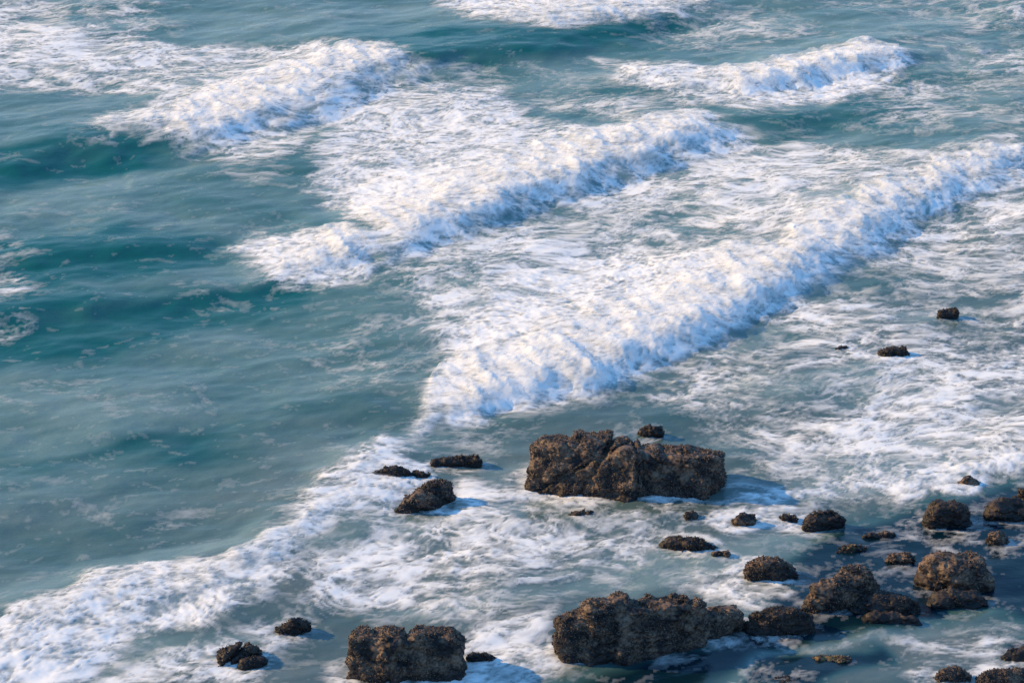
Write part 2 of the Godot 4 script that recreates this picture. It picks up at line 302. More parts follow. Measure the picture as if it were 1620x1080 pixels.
# how the foam lies at a point: x opacity, y how thick
func foam_at(x: float, z: float, cov: float, clear: float) -> Vector2:
	var nw: FastNoiseLite = nz.warp
	var nb: FastNoiseLite = nz.warp_big
	var np: FastNoiseLite = nz.patch
	var ncl: FastNoiseLite = nz.cloud
	var ns: FastNoiseLite = nz.streak
	var nl: FastNoiseLite = nz.lace
	var nf: FastNoiseLite = nz.lace_fine
	var nt: FastNoiseLite = nz.tiny
	var w1 := nw.get_noise_2d(x, z)
	var w2 := nw.get_noise_2d(x, z + 70.0)
	var ax := x + nb.get_noise_2d(x, z) * 0.8 + w1 * 0.22
	var az := z + nb.get_noise_2d(x + 70.0, z) * 0.6 + w2 * 0.16
	var u := 0.81 * ax - 0.59 * az
	var v := 0.59 * ax + 0.81 * az
	var dense := smoothstep(0.55, 0.9, cov)
	# net of foam lines, drawn out sideways
	var lx := ax * 0.50 + az * 0.10
	var fray := 0.30 * ns.get_noise_2d(ax * 1.1, az * 1.9)
	var e1 := nl.get_noise_2d(lx + fray, az + fray) + 1.0
	var e2 := nf.get_noise_2d(lx, az + fray) + 1.0
	var net := (1.0 - smoothstep(0.0, 0.5, e1)) * 0.6 + (1.0 - smoothstep(0.0, 0.6, e2)) * 0.4
	# soft drawn out clouds
	var c1 := 0.5 + 0.8 * ncl.get_noise_2d(ax * 0.55, az * 1.1)
	# in the breakers the streaks run down the wave
	var s1 := 0.5 + 0.8 * ns.get_noise_2d(u * 1.25, v * 0.62)
	var al := 0.94 * ax - 0.34 * az
	var ac := 0.34 * ax + 0.94 * az
	var s0 := 0.5 + 0.8 * ns.get_noise_2d(al * 0.46, ac * 1.15 + 40.0)
	var e3 := (nz.lace_tiny as FastNoiseLite).get_noise_2d(al * 0.78 + fray * 0.7, ac + fray * 0.6) + 1.0
	var tiny := nt.get_noise_2d(al * 0.7, ac)
	var web := lerpf(0.33, 0.42, smoothstep(-4.0, 6.0, z + 0.4 * x))
	var p := lerpf(web * net + 0.35 * c1 + (0.65 - web) * s0, 0.20 * net + 0.36 * c1 + 0.24 * s1 + 0.20 * s0, dense) - 0.21 * smoothstep(0.2, 0.75, e3) + 0.07 + lerpf(0.19, 0.36, dense) * tiny
	var c := cov + 0.34 * np.get_noise_2d(x * 0.6, z) * (1.0 - 0.7 * dense)
	# a few stray wisps out on the open water
	c = maxf(c, -0.07 + 0.42 * np.get_noise_2d(x * 0.5 + 31.0, z))
	c = clampf(c * (1.0 - 0.4 * clear * (1.0 - dense)), 0.0, 1.0)
	var thr := lerpf(0.90, 0.27, minf(c * 1.06, 1.0))
	var a := smoothstep(thr - 0.34, thr + 0.38, p)
	a *= lerpf(0.22, 1.0, smoothstep(0.08, 0.62, c))
	return Vector2(clampf(a, 0.0, 1.0), dense)

func water_row(r: int) -> void:
	var n := wx.size()
	var z := wz[r]
	var gz: float = clampf((z - Z0) / (Z1 - Z0), 0.0, 1.0) * (F.wh - 1)
	var iz: int = mini(int(gz + 0.5), F.wh - 1)
	var pos := PackedVector3Array(); pos.resize(n)
	var col := PackedColorArray(); col.resize(n)
	var uv := PackedVector2Array(); uv.resize(n)
	var H: PackedFloat32Array = F.h_w
	var C: PackedFloat32Array = F.c_w
	var K: PackedFloat32Array = F.k_w
	var np: FastNoiseLite = nz.patch
	var ns: FastNoiseLite = nz.streak
	var deep := Color(0.003, 0.092, 0.088)
	var grey := Color(0.140, 0.222, 0.212)
	var sand := Color(0.130, 0.155, 0.145)
	for c in n:
		var x := wx[c]
		var gx: int = mini(int(clampf((x - X0) / (X1 - X0), 0.0, 1.0) * (F.ww - 1) + 0.5), F.ww - 1)
		var i: int = iz * F.ww + gx
		var cov := clampf(C[i], 0.0, 1.0)
		var out := maxf(maxf(absf(x) - X1, 0.0), maxf(Z0 - z, z - Z1)) 
		var far := clampf(1.0 - out / 25.0, 0.0, 1.0)
		var h := H[i] * far * far + ripple(x, z, cov) * clampf(1.0 - out / 120.0, 0.0, 1.0)
		pos[c] = Vector3(x, h, z)
		var milk := clampf(0.62 + 0.5 * np.get_noise_2d(x * 0.5, z) + 0.18 * ns.get_noise_2d(x * 0.3, z) - 0.85 * minf(K[i], 1.0), 0.0, 1.0)
		var shore := smoothstep(-6.0, 9.0, z * 0.8 + x * 0.59)
		var w := deep.lerp(Color(0.030, 0.085, 0.090), shore).lerp(grey.lerp(sand, shore), milk)
		var al := 0.95 * x - 0.31 * z
		var ac := 0.31 * x + 0.95 * z
		var veil := smoothstep(-0.05, 0.6, np.get_noise_2d(al * 0.30 + 9.0, ac * 1.3) + 0.35 * ns.get_noise_2d(al * 0.13, ac * 0.9))
		w = w.lerp(Color(0.27, 0.38, 0.37), 0.42 * veil * (1.0 - 0.8 * minf(K[i], 1.0)))
		w = w.lerp(Color(0.36, 0.44, 0.47), 0.60 * smoothstep(0.45, 0.95, cov) * (1.0 - 0.6 * minf(K[i], 1.0)))
		w = w.lerp(Color(0.004, 0.018, 0.028), clampf((K[i] - 0.6) / 0.7, 0.0, 1.0) * shore)
		col[c] = w.linear_to_srgb()
		uv[c] = Vector2(x, z)
	water_rows[r] = [pos, col, uv]

func foam_row(r: int) -> void:
	var z: float = Z0 + (Z1 - Z0) * r / (fh - 1)
	var pos := PackedVector3Array(); pos.resize(fw)
	var al := PackedFloat32Array(); al.resize(fw)
	var H: PackedFloat32Array = F.h_f
	var C: PackedFloat32Array = F.c_f
	var K: PackedFloat32Array = F.k_f
	var nl: FastNoiseLite = nz.lump
	for c in fw:
		var x: float = X0 + (X1 - X0) * c / (fw - 1)
		var i := r * fw + c
		var cov := clampf(C[i], 0.0, 1.0)
		var a := foam_at(x, z, cov, clampf(K[i], 0.0, 1.0))
		var u := 0.81 * x - 0.59 * z
		var v := 0.59 * x + 0.81 * z
		var lump := absf(nl.get_noise_2d(u, v * 0.6))
		var y := H[i] + ripple(x, z, cov) + 0.008 + a.x * (0.015 + a.y * 0.040 * lump)
		pos[c] = Vector3(x, y, z)
		al[c] = a.x
	var sp := PackedVector3Array(); sp.resize(fw)
	var sa := PackedFloat32Array(); sa.resize(fw)
	var D: PackedFloat32Array = F.f_f
	var ncl: FastNoiseLite = nz.cloud
	for c in fw:
		var i := r * fw + c
		var q := Vector3(pos[c].x, H[i] + ripple(pos[c].x, z, C[i]) + 0.02, z)
		var m := smoothstep(0.08, 0.30, H[i] + 0.25 * maxf(D[i], 0.0)) * smoothstep(0.45, 0.85, C[i])
		var u := 0.81 * q.x - 0.59 * q.z
		var v := 0.59 * q.x + 0.81 * q.z
		var puff := clampf(0.5 + 0.9 * ncl.get_noise_2d(u * 0.9, v * 0.5 + 90.0), 0.0, 1.0)
		sa[c] = m * (0.22 + 0.62 * puff * puff)
		sp[c] = q + Vector3(-0.04, 0.05 + 0.16 * puff, -0.05) * smoothstep(0.0, 0.6, m)
	foam_rows[r] = [pos, al, sp, sa]

func run_rows(task: Callable, n: int) -> void:
	var id := WorkerThreadPool.add_group_task(task, n, -1, true)
	WorkerThreadPool.wait_for_group_task_completion(id)

func axis(lo: float, hi: float, n: int) -> PackedFloat32Array:
	var a := PackedFloat32Array()
	var far: Array[float] = []
	var s := (hi - lo) / (n - 1)
	var d := 0.0
	while d < 900.0:
		s *= 1.28
		d += s
		far.append(d)
	for i in far.size(): a.append(lo - far[far.size() - 1 - i])
	for i in n: a.append(lo + (hi - lo) * i / (n - 1))
	for dd in far: a.append(hi + dd)
	return a

func grid_normals(pos: PackedVector3Array, w: int, h: int) -> PackedVector3Array:
	var out := PackedVector3Array(); out.resize(pos.size())
	for r in h:
		var up := maxi(r - 1, 0) * w
		var dn := mini(r + 1, h - 1) * w
		for c in w:
			var a := pos[r * w + maxi(c - 1, 0)]
			var b := pos[r * w + mini(c + 1, w - 1)]
			out[r * w + c] = (pos[dn + c] - pos[up + c]).cross(b - a).normalized()
	return out

func build_sea() -> void:
	var t0 := Time.get_ticks_msec()
	prepare()
	plan_rocks()
	cw = int((X1 - X0) / STEP) + 1
	ch = int((Z1 - Z0) / STEP) + 1
	coarse.resize(ch)
	run_rows(coarse_row, ch)
	print("coarse ", Time.get_ticks_msec() - t0)
	var ww := 560
	var wh := 480
	fw = 1200
	fh = 1050
	F = {"ww": ww, "wh": wh, "h_w": fine(0, ww, wh), "c_w": fine(1, ww, wh), "k_w": fine(2, ww, wh), "h_f": fine(0, fw, fh), "c_f": fine(1, fw, fh), "k_f": fine(2, fw, fh), "f_f": fine(3, fw, fh)}
	wx = axis(X0, X1, ww)
	wz = axis(Z0, Z1, wh)
	water_rows.resize(wz.size())
	run_rows(water_row, wz.size())
	foam_rows.resize(fh)
	run_rows(foam_row, fh)
	print("rows ", Time.get_ticks_msec() - t0)

	var pos := PackedVector3Array()
	var col := PackedColorArray()
	var uv := PackedVector2Array()
	for r in water_rows:
		pos.append_array(r[0]); col.append_array(r[1]); uv.append_array(r[2])
	var n := wx.size()
	var idx := PackedInt32Array(); idx.resize((n - 1) * (wz.size() - 1) * 6)
	var k := 0
	for r in wz.size() - 1:
		for c in n - 1:
			var a := r * n + c
			idx[k] = a; idx[k + 1] = a + 1; idx[k + 2] = a + n
			idx[k + 3] = a + 1; idx[k + 4] = a + n + 1; idx[k + 5] = a + n
			k += 6
	var arr := []
	arr.resize(Mesh.ARRAY_MAX)
	arr[Mesh.ARRAY_VERTEX] = pos
	arr[Mesh.ARRAY_NORMAL] = grid_normals(pos, n, wz.size())
	arr[Mesh.ARRAY_COLOR] = col
	arr[Mesh.ARRAY_TEX_UV] = uv
	arr[Mesh.ARRAY_INDEX] = idx
	var me := ArrayMesh.new()
	me.add_surface_from_arrays(Mesh.PRIMITIVE_TRIANGLES, arr)
	var wm := StandardMaterial3D.new()
	wm.vertex_color_use_as_albedo = true
	wm.vertex_color_is_srgb = true
	wm.roughness = 0.22
	wm.metallic_specular = 0.5
	var rip := NoiseTexture2D.new()
	var rn := noise(FastNoiseLite.TYPE_SIMPLEX_SMOOTH, 77, 0.012, 4, 0.55)
	rip.noise = rn
	rip.width = 512
	rip.height = 512
	rip.seamless = true
	rip.as_normal_map = true
	rip.bump_strength = 3.5
	wm.normal_enabled = true
	wm.normal_texture = rip
	wm.normal_scale = 0.5
	wm.uv1_scale = Vector3(0.3, 0.62, 1.0)
	var sea := MeshInstance3D.new()
	sea.name = "sea_water"
	sea.mesh = me
	sea.material_override = wm
	sea.set_meta("kind", "structure")
	sea.set_meta("label", "teal and grey sea water with swells rolling towards the rocks")
	add_child(sea, true)

	# the foam, split by the breaker that made it
	var fp := PackedVector3Array()
	var fa := PackedFloat32Array()
	for r in foam_rows:
		fp.append_array(r[0]); fa.append_array(r[1])
	var fn := grid_normals(fp, fw, fh)
	var names := ["sea_foam", "breaking_wave", "breaking_wave", "breaking_wave", "breaking_wave", "breaking_wave", "breaking_wave"]
	var labels := ["thin lacy white foam drifting in nets and streaks over the water",
		"foaming breaker with green glassy face at its left end, far left of the surf",
		"long white breaker behind the middle one, its lit crest running up to the right",
		"largest white breaker, the one nearest the big flat rock",
		"short white breaker far off at the right with a bright rounded crest end",
		"farthest breaker, a narrow band of white foam at the horizon side",
		"low white line of spent wash running down to the bottom left rocks"]
	var tri: Array = []
	for o in names.size(): tri.append(PackedInt32Array())
	for r in fh - 1:
		var cr: int = mini(int((Z1 - Z0) * r / (fh - 1) / STEP + 0.5), ch - 1)
		var oo: PackedInt32Array = coarse[cr][4]
		for c in fw - 1:
			var a := r * fw + c
			if fa[a] < 0.07 and fa[a + 1] < 0.07 and fa[a + fw] < 0.07 and fa[a + fw + 1] < 0.07: continue
			var o: int = oo[mini(int((X1 - X0) * c / (fw - 1) / STEP + 0.5), cw - 1)]
			tri[o].append_array(PackedInt32Array([a, a + 1, a + fw, a + 1, a + fw + 1, a + fw]))
	var fm := StandardMaterial3D.new()
	fm.vertex_color_use_as_albedo = true
	fm.vertex_color_is_srgb = true
	fm.transparency = BaseMaterial3D.TRANSPARENCY_ALPHA
	fm.roughness = 0.9
	fm.metallic_specular = 0.2
	var tris := 0
	for o in names.size():
		var map := PackedInt32Array(); map.resize(fp.size()); map.fill(-1)
		var vp := PackedVector3Array()
		var vn := PackedVector3Array()
		var vc := PackedColorArray()
		var vi := PackedInt32Array(); vi.resize(tri[o].size())
		var q := 0
		for i in tri[o]:
			if map[i] < 0:
				map[i] = vp.size()
				vp.append(fp[i]); vn.append(fn[i]); vc.append(Color(0.935, 0.94, 0.945, fa[i]))
			vi[q] = map[i]
			q += 1
		tris += vi.size() / 3
		var ar := []
		ar.resize(Mesh.ARRAY_MAX)
		ar[Mesh.ARRAY_VERTEX] = vp
		ar[Mesh.ARRAY_NORMAL] = vn
		ar[Mesh.ARRAY_COLOR] = vc
		ar[Mesh.ARRAY_INDEX] = vi
		var m := ArrayMesh.new()
		m.add_surface_from_arrays(Mesh.PRIMITIVE_TRIANGLES, ar)
		var mi := MeshInstance3D.new()
		mi.name = names[o] if o < 2 else "%s_%03d" % [names[o], o - 1]
		mi.mesh = m
		mi.material_override = fm
		mi.set_meta("label", labels[o])
		if o == 0:
			mi.set_meta("kind", "stuff")
			mi.set_meta("category", "foam")
		else:
			mi.set_meta("category", "wave")
			mi.set_meta("group", "waves breaking towards the rocks")
		add_child(mi, true)
	# thin spray hanging just above the tumbling crests
	var gp := PackedVector3Array()
	var ga := PackedFloat32Array()
	for r in foam_rows:
		gp.append_array(r[2]); ga.append_array(r[3])
	var gn := grid_normals(gp, fw, fh)
	var smap := PackedInt32Array(); smap.resize(gp.size()); smap.fill(-1)
	var s_p := PackedVector3Array()
	var s_n := PackedVector3Array()
	var s_c := PackedColorArray()
	var s_i := PackedInt32Array()
	for r in range(0, fh - 2, 2):
		for c in range(0, fw - 2, 2):
			var a := r * fw + c
			var q4 := [a, a + 2, a + 2 * fw, a + 2 * fw + 2]
			if ga[q4[0]] < 0.03 and ga[q4[1]] < 0.03 and ga[q4[2]] < 0.03 and ga[q4[3]] < 0.03: continue
			for v in [0, 1, 2, 1, 3, 2]:
				var i: int = q4[v]
				if smap[i] < 0:
					smap[i] = s_p.size()
					s_p.append(gp[i]); s_n.append(gn[i]); s_c.append(Color(0.935, 0.94, 0.945, ga[i]))
				s_i.append(smap[i])
	var sar := []
	sar.resize(Mesh.ARRAY_MAX)
	sar[Mesh.ARRAY_VERTEX] = s_p
	sar[Mesh.ARRAY_NORMAL] = s_n
	sar[Mesh.ARRAY_COLOR] = s_c
	sar[Mesh.ARRAY_INDEX] = s_i
	var smesh := ArrayMesh.new()
	smesh.add_surface_from_arrays(Mesh.PRIMITIVE_TRIANGLES, sar)
	var spray := MeshInstance3D.new()
	spray.name = "sea_spray"
	spray.mesh = smesh
	spray.material_override = fm
	spray.set_meta("kind", "stuff")
	spray.set_meta("category", "spray")
	spray.set_meta("label", "soft white spray hanging over the crests of the breakers")
	add_child(spray, true)
	print("foam triangles ", tris, " water ", idx.size() / 3, "  ", Time.get_ticks_msec() - t0)

# ======================================================================================== rocks
# each rock: name, label, how much of it mussels cover, seed, blocks, clefts
# a block: base centre (x, z), size, turn, lean sideways, lean back, roundness, taper
func rock_list() -> Array:
	return [
		["boulder", "biggest rock, a wide flat topped block split by a dark diagonal cleft", 1.0, 1,
			[[Vector2(1.63, 6.62), Vector3(2.35, 0.88, 1.09), -0.26, -0.03, -0.34, 0.12, 0.94], [Vector2(2.00, 6.56), Vector3(1.60, 0.94, 0.99), -0.22, 0.06, -0.30, 0.10, 0.94], [Vector2(3.21, 6.77), Vector3(2.42, 0.80, 1.00), -0.10, 0.02, -0.26, 0.12, 0.94]],
			[[Vector2(1.73, 6.11), 1.04, 0.04, 0.10], [Vector2(2.63, 6.11), 1.62, 0.03, 0.09], [Vector2(3.55, 6.11), 1.4, 0.025, 0.04], [Vector2(0.94, 6.52), 0.5, 0.03, 0.05], [Vector2(1.22, 5.98), 0.6, 0.025, 0.04]], 0.55],
		["boulder", "wide jagged boulder at the front with a sunlit left end and long shaded flank", 1.0, 2,
			[[Vector2(1.57, 13.10), Vector3(1.45, 0.89, 0.58), 0.14, -0.16, -0.12, 0.12, 0.86], [Vector2(1.87, 13.13), Vector3(1.08, 1.13, 0.60), 0.30, -0.05, -0.12, 0.12, 0.80], [Vector2(2.78, 12.96), Vector3(1.93, 0.97, 0.69), 0.34, 0.06, -0.12, 0.12, 0.84], [Vector2(3.81, 12.57), Vector3(1.53, 0.54, 0.51), 0.42, 0.14, -0.1, 0.10, 0.76]],
			[[Vector2(3.25, 12.42), 1.3, 0.05, 0.06]], 0.5],
		["boulder", "square block of rock cut off by the lower edge, left of the jagged one", 1.0, 3,
			[[Vector2(-2.56, 13.82), Vector3(1.07, 0.86, 0.60), -0.25, -0.05, -0.12, 0.12, 0.85], [Vector2(-1.76, 13.77), Vector3(1.73, 0.83, 0.69), 0.14, 0.03, -0.1, 0.12, 0.84]],
			[[Vector2(-2.17, 13.30), 1.2, 0.05, 0.08]], 0.5],
		["boulder", "dark humped rock touching the right tip of the jagged boulder", 0.8, 4,
			[[Vector2(5.23, 12.40), Vector3(1.42, 0.52, 0.49), 0.1, 0.0, 0.0, 0.16, 0.6]], [], 0.0],
		["boulder", "pointed brown boulder with a sunlit left slope rising from dark water", 1.0, 5,
			[[Vector2(6.48, 11.45), Vector3(1.49, 0.61, 0.49), 0.25, 0.0, 0.0, 0.2, 0.6], [Vector2(6.76, 11.30), Vector3(0.90, 0.76, 0.51), 0.2, -0.1, 0.0, 0.16, 0.5]], [], 0.0],
		["rock_ledge", "low dark ledge leaning on the right foot of the pointed brown boulder", 0.3, 6,
			[[Vector2(7.34, 11.61), Vector3(1.33, 0.33, 0.63), 0.1, 0.08, 0.0, 0.12, 0.7], [Vector2(7.36, 12.06), Vector3(1.20, 0.23, 0.36), -0.1, 0.0, 0.0, 0.1, 0.7]], [], 0.0],
		["boulder", "round topped brown boulder farthest right of the large ones, bright on top", 1.0, 7,
			[[Vector2(8.84, 10.63), Vector3(1.46, 0.56, 0.60), -0.2, 0.12, -0.15, 0.22, 0.62], [Vector2(9.06, 10.54), Vector3(0.76, 0.55, 0.54), 0.2, 0.1, -0.2, 0.16, 0.6]], [], 0.0],
		["rock_ledge", "dark wet ledge under the front of the round topped brown boulder", 0.2, 8,
			[[Vector2(8.79, 11.34), Vector3(1.12, 0.27, 0.43), 0.0, 0.0, 0.0, 0.12, 0.7]], [], 0.0],
		["boulder", "black wet dome of rock with foam streaming off its back", 0.25, 9,
			[[Vector2(9.01, 8.27), Vector3(0.99, 0.47, 0.48), 0.1, 0.0, 0.0, 0.2, 0.62]], [], 0.6],
		["boulder", "black wet rock at the right edge beyond the small brown stone", 0.2, 10,
			[[Vector2(10.36, 8.03), Vector3(1.02, 0.40, 0.45), 0.1, 0.0, 0.0, 0.16, 0.7], [Vector2(10.96, 7.41), Vector3(1.11, 0.29, 0.34), 0.1, 0.0, 0.0, 0.14, 0.7]], [], 0.3],
		["stone", "small smooth brown stone below the black rock at the right edge", 0.5, 11,
			[[Vector2(9.97, 9.04), Vector3(0.48, 0.23, 0.25), 0.1, 0.0, 0.0, 0.1, 0.7]], [], 0.0],
		["boulder", "black rounded rock right of the small foam washed stone", 0.3, 12,
			[[Vector2(6.46, 8.38), Vector3(0.85, 0.33, 0.37), 0.1, 0.0, 0.0, 0.16, 0.6]], [], 0.55],
		["stone", "small brown stone ringed by pale wash, beyond the domed mussel rock", 0.7, 13,
			[[Vector2(4.83, 8.32), Vector3(0.57, 0.25, 0.28), 0.1, 0.0, 0.0, 0.12, 0.65]], [], 0.75],
		["rock_ledge", "low flat black rock in front of the right half of the biggest rock", 0.8, 14,
			[[Vector2(3.61, 9.29), Vector3(1.26, 0.21, 0.35), -0.1, 0.03, 0.0, 0.1, 0.7]], [], 0.2],
		["stone", "little brown stone at the right end of the low flat black rock", 0.6, 15,
			[[Vector2(4.23, 9.61), Vector3(0.51, 0.14, 0.23), 0.0, 0.0, 0.0, 0.1, 0.6]], [], 0.5],
		["boulder", "domed mussel covered rock with pale wash along its foot", 1.0, 16,
			[[Vector2(5.19, 10.33), Vector3(1.04, 0.41, 0.48), 0.1, 0.06, 0.0, 0.2, 0.6]], [], 0.6],
		["stone", "low golden stone barely out of the dark water beyond the pointed boulder", 0.8, 17,
			[[Vector2(6.94, 9.36), Vector3(0.72, 0.12, 0.20), 0.1, 0.05, 0.0, 0.08, 0.6]], [], 0.0],
		["stone", "low brown stone between the pointed and the round topped boulders", 0.8, 18,
			[[Vector2(7.90, 9.78), Vector3(0.59, 0.15, 0.24), 0.0, 0.0, 0.0, 0.1, 0.6]], [], 0.0],
		["stone", "thin dark slab awash in the gap beyond the low golden stone", 0.4, 19,
			[[Vector2(7.57, 8.76), Vector3(0.80, 0.08, 0.21), 0.1, 0.0, 0.0, 0.08, 0.7]], [], 0.2],
		["boulder", "steep mussel covered rock at the edge of the white wash, left of the biggest rock", 1.0, 20,
			[[Vector2(-1.89, 7.70), Vector3(1.01, 0.34, 0.38), 0.3, 0.1, 0.0, 0.16, 0.65], [Vector2(-1.63, 7.37), Vector3(0.93, 0.40, 0.42), 0.2, 0.05, 0.0, 0.16, 0.7]], [], 0.5],
		["stone", "dark rock half buried in white wash, farthest left of its three neighbours", 0.8, 21,
			[[Vector2(-2.59, 6.37), Vector3(0.87, 0.21, 0.30), 0.0, 0.0, 0.0, 0.14, 0.7], [Vector2(-1.97, 6.34), Vector3(0.50, 0.12, 0.20), 0.0, 0.0, 0.0, 0.08, 0.7]], [], 0.8],
		["rock_ledge", "long flat black rock left of the biggest rock", 0.8, 22,
			[[Vector2(-1.21, 5.80), Vector3(1.28, 0.16, 0.29), 0.06, 0.0, 0.0, 0.1, 0.75]], [], 0.3],
		["stone", "small dark rock showing just behind the biggest rock", 0.8, 23,
			[[Vector2(3.03, 4.44), Vector3(0.68, 0.18, 0.27), -0.1, 0.0, 0.0, 0.1, 0.7]], [], 0.25],
		["stone", "wedge shaped black rock in the foam, second from the lower left", 0.9, 24,
			[[Vector2(-4.25, 12.39), Vector3(0.66, 0.30, 0.28), 0.3, 0.15, 0.0, 0.12, 0.62]], [], 0.55],
		["stone", "black rock nearest the lower left corner, creased by running water", 0.9, 25,
			[[Vector2(-5.22, 13.33), Vector3(0.87, 0.30, 0.37), 0.3, 0.1, 0.0, 0.14, 0.65], [Vector2(-4.97, 13.53), Vector3(0.58, 0.16, 0.24), 0.3, 0.2, 0.0, 0.08, 0.65]], [[Vector2(-5.30, 13.19), 0.9, 0.04, 0.1]], 0.6],
		["stone", "small dark stone in blue water right of the square block", 0.6, 26,
			[[Vector2(-0.58, 13.34), Vector3(0.59, 0.12, 0.19), 0.0, 0.1, 0.0, 0.08, 0.65]], [], 0.0],
		["stone", "farthest rock, a little black cube among the foam streaks", 0.3, 27,
			[[Vector2(10.37, -1.28), Vector3(0.60, 0.20, 0.24), 0.1, 0.05, 0.0, 0.1, 0.75]], [], 0.5],
		["stone", "black rock awash near the farthest one, its left side under foam", 0.4, 28,
			[[Vector2(8.88, 0.73), Vector3(0.79, 0.21, 0.40), 0.2, -0.1, 0.0, 0.1, 0.65]], [], 0.6],
		["stone", "thin dark sliver of rock awash left of the rock with foam over its left side", 0.4, 36,
			[[Vector2(7.67, 0.44), Vector3(0.56, 0.08, 0.22), 0.2, 0.0, 0.0, 0.06, 0.65]], [], 0.5],
		["stone", "flat weed covered stone in calm water below the dark humped rock", 0.9, 29,
			[[Vector2(6.15, 13.49), Vector3(1.06, 0.12, 0.27), 0.0, 0.05, 0.0, 0.08, 0.7]], [], 0.0],
		["stone", "brown stone on the lower edge, left of the last brown one", 0.9, 30,
			[[Vector2(8.33, 14.02), Vector3(0.71, 0.19, 0.28), 0.1, 0.0, 0.0, 0.1, 0.7]], [], 0.2],
		["stone", "brown stone in the lower right corner", 0.9, 31,
			[[Vector2(9.29, 14.14), Vector3(1.13, 0.26, 0.38), 0.1, 0.0, 0.0, 0.12, 0.7]], [], 0.1],
		["rock_ledge", "weedy ledge just breaking the surface at the lower edge, below the jagged boulder", 0.5, 37,
			[[Vector2(5.10, 14.16), Vector3(1.19, 0.09, 0.34), 0.1, 0.0, 0.0, 0.1, 0.7]], [], 0.0],
		["rock_ledge", "weedy ledge awash at the right edge above the corner stone", 0.5, 38,
			[[Vector2(9.80, 13.23), Vector3(0.89, 0.11, 0.41), 0.1, 0.0, 0.0, 0.1, 0.7]], [], 0.0],
		["stone", "small brown stone alone in white foam beyond the black wet dome", 0.2, 32,
			[[Vector2(9.66, 6.76), Vector3(0.54, 0.15, 0.27), 0.1, 0.0, 0.0, 0.1, 0.6]], [], 1.0],
		["stone", "small foam washed stone left of the black rounded rock", 0.3, 33,
			[[Vector2(5.73, 8.13), Vector3(0.45, 0.12, 0.25), 0.1, 0.0, 0.0, 0.1, 0.6]], [], 0.9],
		["stone", "small dark stone awash in front of the left half of the biggest rock", 0.3, 34,
			[[Vector2(1.46, 8.06), Vector3(0.60, 0.17, 0.28), 0.1, 0.0, 0.0, 0.1, 0.6]], [], 0.35],
		["stone", "small black stone under the right end of the biggest rock", 0.4, 35,
			[[Vector2(3.69, 8.15), Vector3(0.37, 0.15, 0.31), 0.1, 0.0, 0.0, 0.1, 0.6]], [], 0.3],
	]

var n_fbm: FastNoiseLite
var weedy := {17: 1, 29: 1}   # the ones with golden weed on top
var dark_ones := {4: 1, 6: 1, 8: 1, 9: 1, 10: 1, 12: 1, 14: 1, 21: 1, 22: 1, 23: 1, 24: 1, 25: 1, 26: 1, 27: 1, 28: 1, 34: 1, 35: 1, 36: 1, 37: 1, 38: 1}   # the wet black ones, by seed
var n_cell: FastNoiseLite
var n_grit: FastNoiseLite
var n_crack: FastNoiseLite
var n_tone: FastNoiseLite

